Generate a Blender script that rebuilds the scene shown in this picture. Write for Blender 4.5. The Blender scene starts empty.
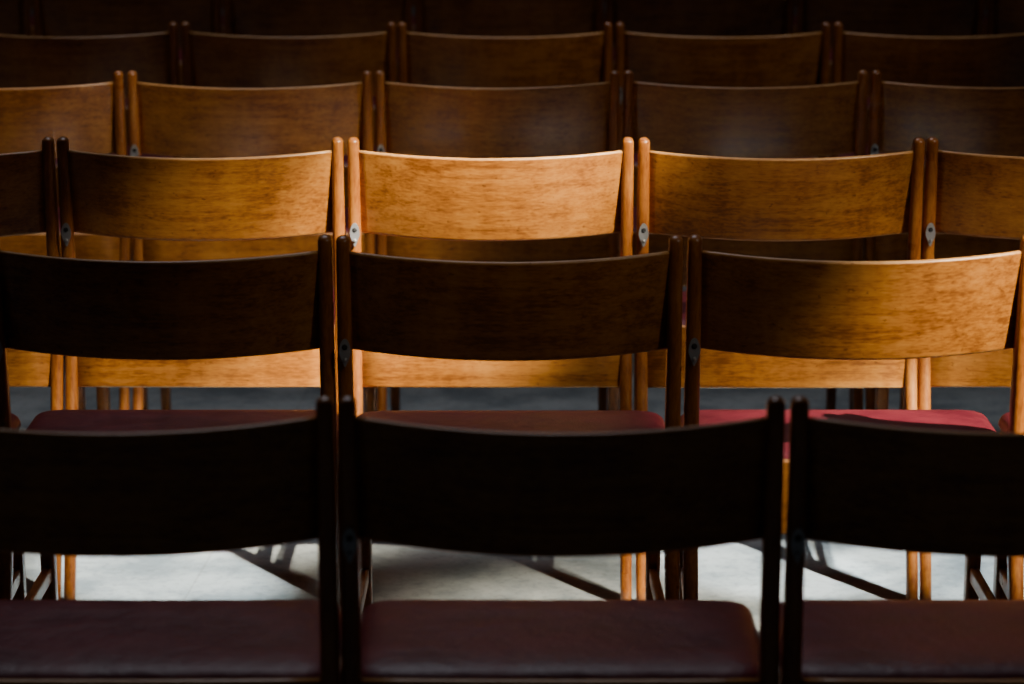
import bpy, bmesh, math, random
from mathutils import Vector
random.seed(4)
scene = bpy.context.scene

# ---------------------------------------------------------------- materials
def new_mat(name):
    m = bpy.data.materials.new(name); m.use_nodes = True
    nt = m.node_tree
    return m, nt, nt.nodes, nt.links, nt.nodes['Principled BSDF']

def wood(name, dark, mid, light, rough=0.38, axis='X', figure=1.0):
    m, nt, N, L, b = new_mat(name)
    tc = N.new('ShaderNodeTexCoord'); oi = N.new('ShaderNodeObjectInfo')
    mul = N.new('ShaderNodeMath'); mul.operation = 'MULTIPLY'; mul.inputs[1].default_value = 37.0
    L.new(oi.outputs['Random'], mul.inputs[0])
    comb = N.new('ShaderNodeCombineXYZ')
    for k in ('X', 'Y', 'Z'): L.new(mul.outputs[0], comb.inputs[k])
    add = N.new('ShaderNodeVectorMath'); add.operation = 'ADD'
    L.new(tc.outputs['Object'], add.inputs[0]); L.new(comb.outputs[0], add.inputs[1])
    def mapped(sc):
        mp = N.new('ShaderNodeMapping'); mp.inputs['Scale'].default_value = sc
        L.new(add.outputs[0], mp.inputs[0]); return mp
    s1 = (3, 60, 90) if axis == 'X' else (90, 90, 4)
    s2 = (26, 8, 6) if axis == 'X' else (20, 20, 8)
    s3 = (5, 5, 9)
    def noise(mp, detail=6, scale=1.0, r=0.6):
        n = N.new('ShaderNodeTexNoise'); n.inputs['Scale'].default_value = scale
        n.inputs['Detail'].default_value = detail; n.inputs['Roughness'].default_value = r
        L.new(mp.outputs[0], n.inputs['Vector']); return n
    n1 = noise(mapped(s1)); n2 = noise(mapped(s2), 3); n3 = noise(mapped(s3), 3)
    n4 = noise(mapped((60, 300, 300) if axis == 'X' else (300, 300, 60)), 2)
    def madd(src, f, prev=None):
        x = N.new('ShaderNodeMath'); x.operation = 'MULTIPLY_ADD'; x.inputs[1].default_value = f
        L.new(src, x.inputs[0]); x.inputs[2].default_value = 0
        if prev is not None: L.new(prev, x.inputs[2])
        return x.outputs[0]
    v = madd(n1.outputs['Fac'], 0.34)
    v = madd(n2.outputs['Fac'], 0.18 * figure, v)
    v = madd(n3.outputs['Fac'], 0.20, v)
    v = madd(n4.outputs['Fac'], 0.28, v)
    cr = N.new('ShaderNodeValToRGB'); cr.color_ramp.elements[0].position = 0.41
    cr.color_ramp.elements[0].color = (*dark, 1); cr.color_ramp.elements[1].position = 0.60
    cr.color_ramp.elements[1].color = (*light, 1)
    e = cr.color_ramp.elements.new(0.5); e.color = (*mid, 1)
    L.new(v, cr.inputs[0])
    # chair-to-chair tone variation
    hsv = N.new('ShaderNodeHueSaturation')
    mr = N.new('ShaderNodeMapRange'); mr.inputs['To Min'].default_value = 0.8; mr.inputs['To Max'].default_value = 1.08
    L.new(oi.outputs['Random'], mr.inputs['Value']); L.new(mr.outputs[0], hsv.inputs['Value'])
    col = cr.outputs[0]
    if axis == 'X':   # small dark nicks and stains of a well used board
        n5 = noise(mapped((90, 90, 130)), 2, 1.0, 0.5)
        r5 = N.new('ShaderNodeValToRGB'); r5.color_ramp.elements[0].position = 0.25; r5.color_ramp.elements[0].color = (0.55, 0.47, 0.40, 1)
        r5.color_ramp.elements[1].position = 0.33; r5.color_ramp.elements[1].color = (1, 1, 1, 1)
        L.new(n5.outputs['Fac'], r5.inputs[0])
        mx = N.new('ShaderNodeMixRGB'); mx.blend_type = 'MULTIPLY'; mx.inputs[0].default_value = 1
        L.new(col, mx.inputs[1]); L.new(r5.outputs[0], mx.inputs[2]); col = mx.outputs[0]
    L.new(col, hsv.inputs['Color']); L.new(hsv.outputs[0], b.inputs['Base Color'])
    # rubbed varnish: uneven gloss
    rr = N.new('ShaderNodeMapRange'); rr.inputs['From Min'].default_value = 0.3; rr.inputs['From Max'].default_value = 0.7
    rr.inputs['To Min'].default_value = rough - 0.08; rr.inputs['To Max'].default_value = rough + 0.12
    L.new(n3.outputs['Fac'], rr.inputs['Value']); L.new(rr.outputs[0], b.inputs['Roughness'])
    b.inputs['Coat Weight'].default_value = 0.2
    b.inputs['Coat Roughness'].default_value = 0.28
    bp = N.new('ShaderNodeBump'); bp.inputs['Strength'].default_value = 0.1; bp.inputs['Distance'].default_value = 0.002
    L.new(n1.outputs['Fac'], bp.inputs['Height']); L.new(bp.outputs[0], b.inputs['Normal'])
    return m

M_board = wood('varnished_plywood', (0.175, 0.051, 0.006), (0.34, 0.118, 0.014), (0.46, 0.185, 0.028))
M_edge = wood('plywood_edge', (0.46, 0.20, 0.055), (0.56, 0.27, 0.08), (0.64, 0.34, 0.12))
M_post = wood('beech_post', (0.20, 0.056, 0.008), (0.32, 0.100, 0.014), (0.42, 0.155, 0.026), axis='Z', rough=0.33)

def vinyl():
    m, nt, N, L, b = new_mat('red_vinyl')
    tc = N.new('ShaderNodeTexCoord')
    n = N.new('ShaderNodeTexNoise'); n.inputs['Scale'].default_value = 11; n.inputs['Detail'].default_value = 8
    n.inputs['Roughness'].default_value = 0.65
    L.new(tc.outputs['Object'], n.inputs['Vector'])
    cr = N.new('ShaderNodeValToRGB')
    cr.color_ramp.elements[0].position = 0.36; cr.color_ramp.elements[0].color = (0.11, 0.010, 0.020, 1)
    cr.color_ramp.elements[1].position = 0.68; cr.color_ramp.elements[1].color = (0.20, 0.023, 0.034, 1)
    L.new(n.outputs['Fac'], cr.inputs[0]); L.new(cr.outputs[0], b.inputs['Base Color'])
    b.inputs['Specular IOR Level'].default_value = 0.36
    rr = N.new('ShaderNodeMapRange'); rr.inputs['To Min'].default_value = 0.3; rr.inputs['To Max'].default_value = 0.56
    L.new(n.outputs['Fac'], rr.inputs['Value']); L.new(rr.outputs[0], b.inputs['Roughness'])
    v = N.new('ShaderNodeTexVoronoi'); v.inputs['Scale'].default_value = 420
    L.new(tc.outputs['Object'], v.inputs['Vector'])
    bp = N.new('ShaderNodeBump'); bp.inputs['Strength'].default_value = 0.2; bp.inputs['Distance'].default_value = 0.0008
    L.new(v.outputs['Distance'], bp.inputs['Height'])
    bp2 = N.new('ShaderNodeBump'); bp2.inputs['Strength'].default_value = 0.35; bp2.inputs['Distance'].default_value = 0.014
    L.new(n.outputs['Fac'], bp2.inputs['Height']); L.new(bp.outputs[0], bp2.inputs['Normal'])
    L.new(bp2.outputs[0], b.inputs['Normal'])
    return m
M_vinyl = vinyl()

m, nt, N, L, b = new_mat('zinc_plated_steel'); M_metal = m
b.inputs['Base Color'].default_value = (0.40, 0.41, 0.42, 1); b.inputs['Metallic'].default_value = 0.6
n = N.new('ShaderNodeTexNoise'); n.inputs['Scale'].default_value = 90
mr = N.new('ShaderNodeMapRange'); mr.inputs['To Min'].default_value = 0.38; mr.inputs['To Max'].default_value = 0.55
L.new(n.outputs['Fac'], mr.inputs['Value']); L.new(mr.outputs[0], b.inputs['Roughness'])
m, nt, N, L, b = new_mat('dark_rubber'); M_rubber = m
b.inputs['Base Color'].default_value = (0.02, 0.02, 0.02, 1); b.inputs['Roughness'].default_value = 0.7

def stone():
    m, nt, N, L, b = new_mat('worn_stone')
    tc = N.new('ShaderNodeTexCoord')
    mp = N.new('ShaderNodeMapping'); mp.inputs['Rotation'].default_value = (0, 0, math.radians(4)); mp.inputs['Location'].default_value = (0.28, 0.13, 0)
    L.new(tc.outputs['Object'], mp.inputs[0])
    br = N.new('ShaderNodeTexBrick'); br.inputs['Scale'].default_value = 1.0
    br.inputs['Brick Width'].default_value = 1.3; br.inputs['Row Height'].default_value = 0.8
    br.inputs['Mortar Size'].default_value = 0.003; br.inputs['Mortar Smooth'].default_value = 0.6
    br.inputs['Color1'].default_value = (0.34, 0.375, 0.375, 1); br.inputs['Color2'].default_value = (0.39, 0.42, 0.415, 1)
    br.inputs['Mortar'].default_value = (0.30, 0.32, 0.31, 1)
    L.new(mp.outputs[0], br.inputs['Vector'])
    def noise(sc, det, ro):
        n = N.new('ShaderNodeTexNoise'); n.inputs['Scale'].default_value = sc; n.inputs['Detail'].default_value = det
        n.inputs['Roughness'].default_value = ro; L.new(mp.outputs[0], n.inputs['Vector']); return n
    n = noise(5, 8, 0.65); n2 = noise(55, 5, 0.75)
    cr = N.new('ShaderNodeValToRGB'); cr.color_ramp.elements[0].position = 0.40; cr.color_ramp.elements[0].color = (0.52, 0.56, 0.58, 1)
    cr.color_ramp.elements[1].position = 0.57; cr.color_ramp.elements[1].color = (1, 1, 0.98, 1)
    L.new(n.outputs['Fac'], cr.inputs[0])
    cr2 = N.new('ShaderNodeValToRGB'); cr2.color_ramp.elements[0].position = 0.36; cr2.color_ramp.elements[0].color = (0.72, 0.72, 0.72, 1)
    cr2.color_ramp.elements[1].position = 0.5; cr2.color_ramp.elements[1].color = (1, 1, 1, 1)
    L.new(n2.outputs['Fac'], cr2.inputs[0])
    mx = N.new('ShaderNodeMixRGB'); mx.blend_type = 'MULTIPLY'; mx.inputs[0].default_value = 1
    L.new(br.outputs['Color'], mx.inputs[1]); L.new(cr.outputs[0], mx.inputs[2])
    mx2 = N.new('ShaderNodeMixRGB'); mx2.blend_type = 'MULTIPLY'; mx2.inputs[0].default_value = 1
    L.new(mx.outputs[0], mx2.inputs[1]); L.new(cr2.outputs[0], mx2.inputs[2]); L.new(mx2.outputs[0], b.inputs['Base Color'])
    b.inputs['Roughness'].default_value = 0.6
    bp = N.new('ShaderNodeBump'); bp.inputs['Strength'].default_value = 0.2; bp.inputs['Distance'].default_value = 0.003
    L.new(n.outputs['Fac'], bp.inputs['Height']); L.new(bp.outputs[0], b.inputs['Normal'])
    return m
M_floor = stone()
m, nt, N, L, b = new_mat('dark_plaster'); M_wall = m
n = N.new('ShaderNodeTexNoise'); n.inputs['Scale'].default_value = 3; n.inputs['Detail'].default_value = 6
cr = N.new('ShaderNodeValToRGB'); cr.color_ramp.elements[0].color = (0.10, 0.095, 0.09, 1); cr.color_ramp.elements[1].color = (0.17, 0.16, 0.15, 1)
L.new(n.outputs['Fac'], cr.inputs[0]); L.new(cr.outputs[0], b.inputs['Base Color']); b.inputs['Roughness'].default_value = 0.9

# ---------------------------------------------------------------- chair mesh
MATS = [M_board, M_post, M_vinyl, M_metal, M_rubber, M_edge]
bm = bmesh.new()

def skin_rings(rings, mat, cap=True, smooth=True, mat_fn=None):
    vs = [[bm.verts.new(p) for p in r] for r in rings]
    n = len(vs[0]); fs = []
    for i in range(len(vs) - 1):
        for j in range(n):
            f = bm.faces.new((vs[i][j], vs[i][(j + 1) % n], vs[i + 1][(j + 1) % n], vs[i + 1][j]))
            f.material_index = mat if mat_fn is None else mat_fn(j); f.smooth = smooth; fs.append(f)
    if cap:
        for r in (vs[0], vs[-1]):
            f = bm.faces.new(r); f.material_index = mat; f.smooth = False; fs.append(f)
    bmesh.ops.recalc_face_normals(bm, faces=fs)

def rrect(hx, hy, r, seg=4):
    pts = []
    for cx, cy, a0 in ((1, 1, 0), (-1, 1, 90), (-1, -1, 180), (1, -1, 270)):
        for k in range(seg + 1):
            a = math.radians(a0 + 90 * k / seg)
            pts.append((cx * (hx - r) + r * math.cos(a), cy * (hy - r) + r * math.sin(a)))
    return pts

def catmull(P, n=7):
    out = []
    Q = [tuple(2 * a - b for a, b in zip(P[0], P[1]))] + list(P) + [tuple(2 * a - b for a, b in zip(P[-1], P[-2]))]
    for i in range(1, len(Q) - 2):
        for k in range(n):
            t = k / n
            out.append(tuple(0.5 * ((2 * b) + (-a + c) * t + (2 * a - 5 * b + 4 * c - d) * t * t + (-a + 3 * b - 3 * c + d) * t ** 3)
                             for a, b, c, d in zip(Q[i - 1], Q[i], Q[i + 1], Q[i + 2])))
    out.append(tuple(P[-1])); return out

def vert_member(path, r_frac=0.9, mat=1, dome=True):
    """path: list (x,y,z,hx,hy) bottom to top; horizontal rounded sections"""
    rings = []
    for x, y, z, hx, hy in path:
        r = min(hx, hy) * r_frac
        rings.append([Vector((x + a, y + b, z)) for a, b in rrect(hx, hy, r)])
    if dome:
        x, y, z, hx, hy = path[-1]
        for k in range(1, 6):
            t = math.radians(90 * k / 5.3)
            s = math.cos(t); r = min(hx, hy) * r_frac
            rings.append([Vector((x + a * s, y + b * s, z + 0.009 * math.sin(t))) for a, b in rrect(hx, hy, r)])
    skin_rings(rings, mat)

def bar(p0, p1, hw, hh, mat=1, r=0.004, up=Vector((0, 0, 1))):
    p0 = Vector(p0); p1 = Vector(p1); d = (p1 - p0).normalized()
    s = d.cross(up).normalized(); u = s.cross(d)
    sec = rrect(hw, hh, r, 3)
    skin_rings([[p + s * a + u * b for a, b in sec] for p in (p0, p1)], mat)

PX = 0.2368
for sx in (-1, 1):
    P = [(sx * PX, -0.09, 0.006, 0.0100, 0.013), (sx * PX, -0.035, 0.20, 0.0105, 0.0155), (sx * PX, 0.022, 0.40, 0.0110, 0.018),
         (sx * PX, 0.032, 0.50, 0.0110, 0.018), (sx * PX, 0.018, 0.65, 0.0108, 0.0165), (sx * PX, 0.0, 0.806, 0.0100, 0.014)]
    vert_member(catmull(P))
    # glide foot
    skin_rings([[Vector((sx * PX + 0.009 * math.cos(a), -0.09 + 0.011 * math.sin(a), z)) for a in [i * math.pi / 6 for i in range(12)]] for z in (0, 0.008)], 4)
    # front leg
    fx = sx * 0.226
    P = [(fx, 0.345, 0.006, 0.010, 0.014), (fx, 0.325, 0.25, 0.011, 0.018), (fx, 0.31, 0.452, 0.011, 0.022)]
    vert_member(catmull(P, 4), dome=False, r_frac=0.6)
    skin_rings([[Vector((fx + 0.009 * math.cos(a), 0.345 + 0.011 * math.sin(a), z)) for a in [i * math.pi / 6 for i in range(12)]] for z in (0, 0.008)], 4)
    # seat side rail, low side stretcher
    bar((sx * 0.229, 0.03, 0.425), (fx, 0.31, 0.428), 0.009, 0.025, 1)
    bar((sx * 0.233, -0.03, 0.215), (fx, 0.328, 0.215), 0.007, 0.013, 1)
bar((-0.226, 0.31, 0.428), (0.226, 0.31, 0.428), 0.009, 0.022, 1)

# curved plywood back rest
def curved_board(w, ztop, zbot, y_top, y_bot, bulge, th, sag, mat, nx=32):
    hz = (ztop - zbot) / 2; zc = (ztop + zbot) / 2
    sec = rrect(th / 2, hz, th * 0.42, 4)
    rings = []
    for i in range(nx + 1):
        u = -1 + 2 * i / nx
        x = u * w / 2
        ring = []
        for a, b in sec:
            t = (b + hz) / (2 * hz)
            y = y_bot + (y_top - y_bot) * t - bulge * (1 - u * u) + a
            z = zc + b - sag * (1 - u * u)
            ring.append(Vector((x, y, z)))
        rings.append(ring)
    n = len(sec)
    def mf(j):
        a0, b0 = sec[j]; a1, b1 = sec[(j + 1) % n]
        return 5 if abs((b0 + b1) / 2) > hz - th * 0.25 else mat
    skin_rings(rings, mat, mat_fn=mf)
curved_board(0.4560, 0.7925, 0.642, -0.002, 0.034, 0.052, 0.0125, 0.006, 0)
# rear seat rail board (flat plywood)
curved_board(0.4540, 0.4785, 0.368, 0.026, 0.016, 0.004, 0.012, 0.0, 0, nx=10)

# padded seat
def seat():
    a, y0, y1 = 0.2415, 0.032, 0.362
    yc = (y0 + y1) / 2; b = (y1 - y0) / 2
    prof = [(0.014, 0.452), (0.003, 0.454), (0.0, 0.460), (0.001, 0.467), (0.005, 0.474), (0.012, 0.479), (0.022, 0.482),
            (0.04, 0.484), (0.07, 0.4845), (0.10, 0.484), (0.13, 0.4835)]
    rings = []
    for ins, z in prof:
        r = max(0.046 - ins, 0.012)
        ring = []
        for px, py in rrect(a - ins, b - ins, r, 7):
            y = yc + py
            t = max(0, (y - 0.27) / (0.362 - 0.27)); zz = z - 0.015 * t * t
            ring.append(Vector((px, y, zz)))
        rings.append(ring)
    skin_rings(rings, 2)
seat()

# linking bracket (teardrop plate with bolt) on the left post, facing the rear
def plate():
    cx = -PX + 0.001; zc = 0.644; yb = -0.0005
    out = []
    for k in range(28):
        t = 2 * math.pi * k / 28
        wz = 0.021 * math.sin(t)
        wx = 0.0085 * math.cos(t) * (1.0 if wz > 0 else max(0.45, 1 + wz / 0.034))
        out.append((cx + wx, zc + wz))
    skin_rings([[Vector((x, y - (z - zc) * 0.09, z)) for x, z in out] for y in (yb, yb - 0.003)], 3, smooth=False)
    for zz, rr, dy, mt in ((zc + 0.009, 0.0042, 0.0016, 4), (zc - 0.010, 0.0028, 0.0016, 3)):
        skin_rings([[Vector((cx + r * math.cos(a), y, zz + r * math.sin(a))) for a in [i * math.pi / 6 for i in range(12)]]
                    for y, r in ((yb - 0.002, rr), (yb - 0.003 - dy, rr), (yb - 0.004 - dy, rr * 0.6))], mt)
plate()

me = bpy.data.meshes.new('chair_mesh')
bm.to_mesh(me); bm.free()
for mm in MATS: me.materials.append(mm)

# ---------------------------------------------------------------- rows
rows = [(3.219, 0.0555), (4.20, -0.0035), (5.125, -0.0370), (6.02, -0.029), (6.89, -0.015), (7.85, -0.008), (8.80, 0.0), (9.72, 0.01)]
for ri, (D, xc) in enumerate(rows):
    half = 3 if ri < 4 else 4
    for k in range(-half, half + 1):
        o = bpy.data.objects.new('wooden_chair', me)
        jx = random.uniform(-0.0012, 0.0012); jy = random.uniform(-0.006, 0.006)
        o.location = (xc + 0.5 * k + jx, D + (jy if ri else 0), 0)
        o.rotation_euler = (0, 0, math.radians(random.uniform(-0.25, 0.25)))
        scene.collection.objects.link(o)

# ---------------------------------------------------------------- room
def box(name, x0, x1, y0, y1, z0, z1, mat):
    b2 = bmesh.new()
    bmesh.ops.create_cube(b2, size=1)
    for v in b2.verts:
        v.co = Vector((x0 + (v.co.x + .5) * (x1 - x0), y0 + (v.co.y + .5) * (y1 - y0), z0 + (v.co.z + .5) * (z1 - z0)))
    d = bpy.data.meshes.new(name); b2.to_mesh(d); b2.free(); d.materials.append(mat)
    o = bpy.data.objects.new(name, d); scene.collection.objects.link(o); return o
box('floor', -8, 8, -5, 16, -0.1, 0, M_floor)
box('wall_back', -8, 8, 16, 16.2, 0, 8, M_wall)
box('wall_left', -8.2, -8, -5, 16, 0, 8, M_wall)
box('wall_right', 8, 8.2, -5, 16, 0, 8, M_wall)

# ---------------------------------------------------------------- lights
def spot(name, target, dirv, dist, half_deg, energy, color, blend=0.5, radius=0.05):
    l = bpy.data.lights.new(name, 'SPOT'); l.energy = energy; l.color = color
    l.spot_size = math.radians(2 * half_deg); l.spot_blend = blend; l.shadow_soft_size = radius
    o = bpy.data.objects.new(name, l); t = Vector(target); d = Vector(dirv).normalized()
    o.location = t + d * dist; o.rotation_euler = d.to_track_quat('Z', 'Y').to_euler()
    scene.collection.objects.link(o); return o
U = (0.55, -0.60, 0.75)
W = (1.0, 0.90, 0.74)
spot('shaft_fill_centre', (-0.05, 5.10, 0.72), U, 7.0, 2.6, 13500, W, 0.8, 0.05)  # added spot, stands in for the window shaft on the middle chair
spot('shaft_fill_left', (-0.58, 5.14, 0.32), U, 7.0, 3.2, 4300, W, 1.0, 0.05)  # added spot: shaft light on the left lower board
spot('shaft_fill_right', (0.60, 5.12, 0.28), U, 7.0, 2.9, 4300, W, 1.0, 0.05)  # added spot: shaft light on the right lower board
spot('shaft_fill_board', (0.42, 5.12, 0.74), U, 7.0, 2.6, 1300, W, 1.0, 0.05)  # weak spot added to lift the right back rest
spot('shaft_fill_side', (0.82, 4.19, 0.74), U, 7.0, 2.9, 11500, W, 1.0, 0.05)  # added spot: shaft light on the nearer row's right chair
spot('fill_front', (0.05, 4.19, 0.72), U, 7.0, 4.5, 220, W, 1.0, 0.05)  # broad dim fill added for the row in front of the shaft
spot('shaft_fill_floor', (-0.64, 5.22, 0.0), U, 7.0, 1.7, 8500, (0.90, 0.97, 1.0), 0.4, 0.04)  # spots added to make the bright floor patches, no lamps there
spot('shaft_fill_floor', (0.46, 5.26, 0.0), U, 7.0, 1.5, 8500, (0.90, 0.97, 1.0), 0.4, 0.04)
spot('shaft_fill_floor', (0.78, 5.24, 0.0), U, 7.0, 1.5, 8500, (0.90, 0.97, 1.0), 0.4, 0.04)
spot('fill_rear', (-1.1, 6.05, 0.7), U, 7.0, 5.2, 900, W, 1.0, 0.1)  # fills added to brighten the rear rows, no real fixtures
spot('fill_rear', (-0.45, 6.0, 0.34), U, 7.0, 3.0, 1500, W, 1.0, 0.07)  # low fill added for the rear row's lower boards
spot('fill_rear', (0.2, 6.9, 0.6), U, 7.0, 7.0, 300, W, 1.0, 0.1)
def area(name, loc, rot, size, energy, color):
    l = bpy.data.lights.new(name, 'AREA'); l.energy = energy; l.color = color; l.size = size
    o = bpy.data.objects.new(name, l); o.location = loc; o.rotation_euler = rot; scene.collection.objects.link(o); return o
area('overhead_fill', (-0.5, 7.8, 6.5), (math.radians(-12), 0, 0), 2.5, 90, (0.88, 0.90, 1.0))  # unseen fill added overhead to light top edges, seats and floor

w = bpy.data.worlds.new('World'); scene.world = w; w.use_nodes = True
bg = w.node_tree.nodes['Background']; bg.inputs[0].default_value = (0.88, 0.82, 1.0, 1); bg.inputs[1].default_value = 0.008

# ---------------------------------------------------------------- camera
cam = bpy.data.cameras.new('Camera'); co = bpy.data.objects.new('Camera', cam); scene.collection.objects.link(co)
co.location = (0, 0, 1.591); co.rotation_euler = (math.radians(90 - 12.52), 0, 0)
cam.sensor_width = 36; cam.lens = 105.47; cam.clip_start = 0.05
cam.dof.use_dof = True; cam.dof.focus_distance = 4.7; cam.dof.aperture_fstop = 5.0
scene.camera = co
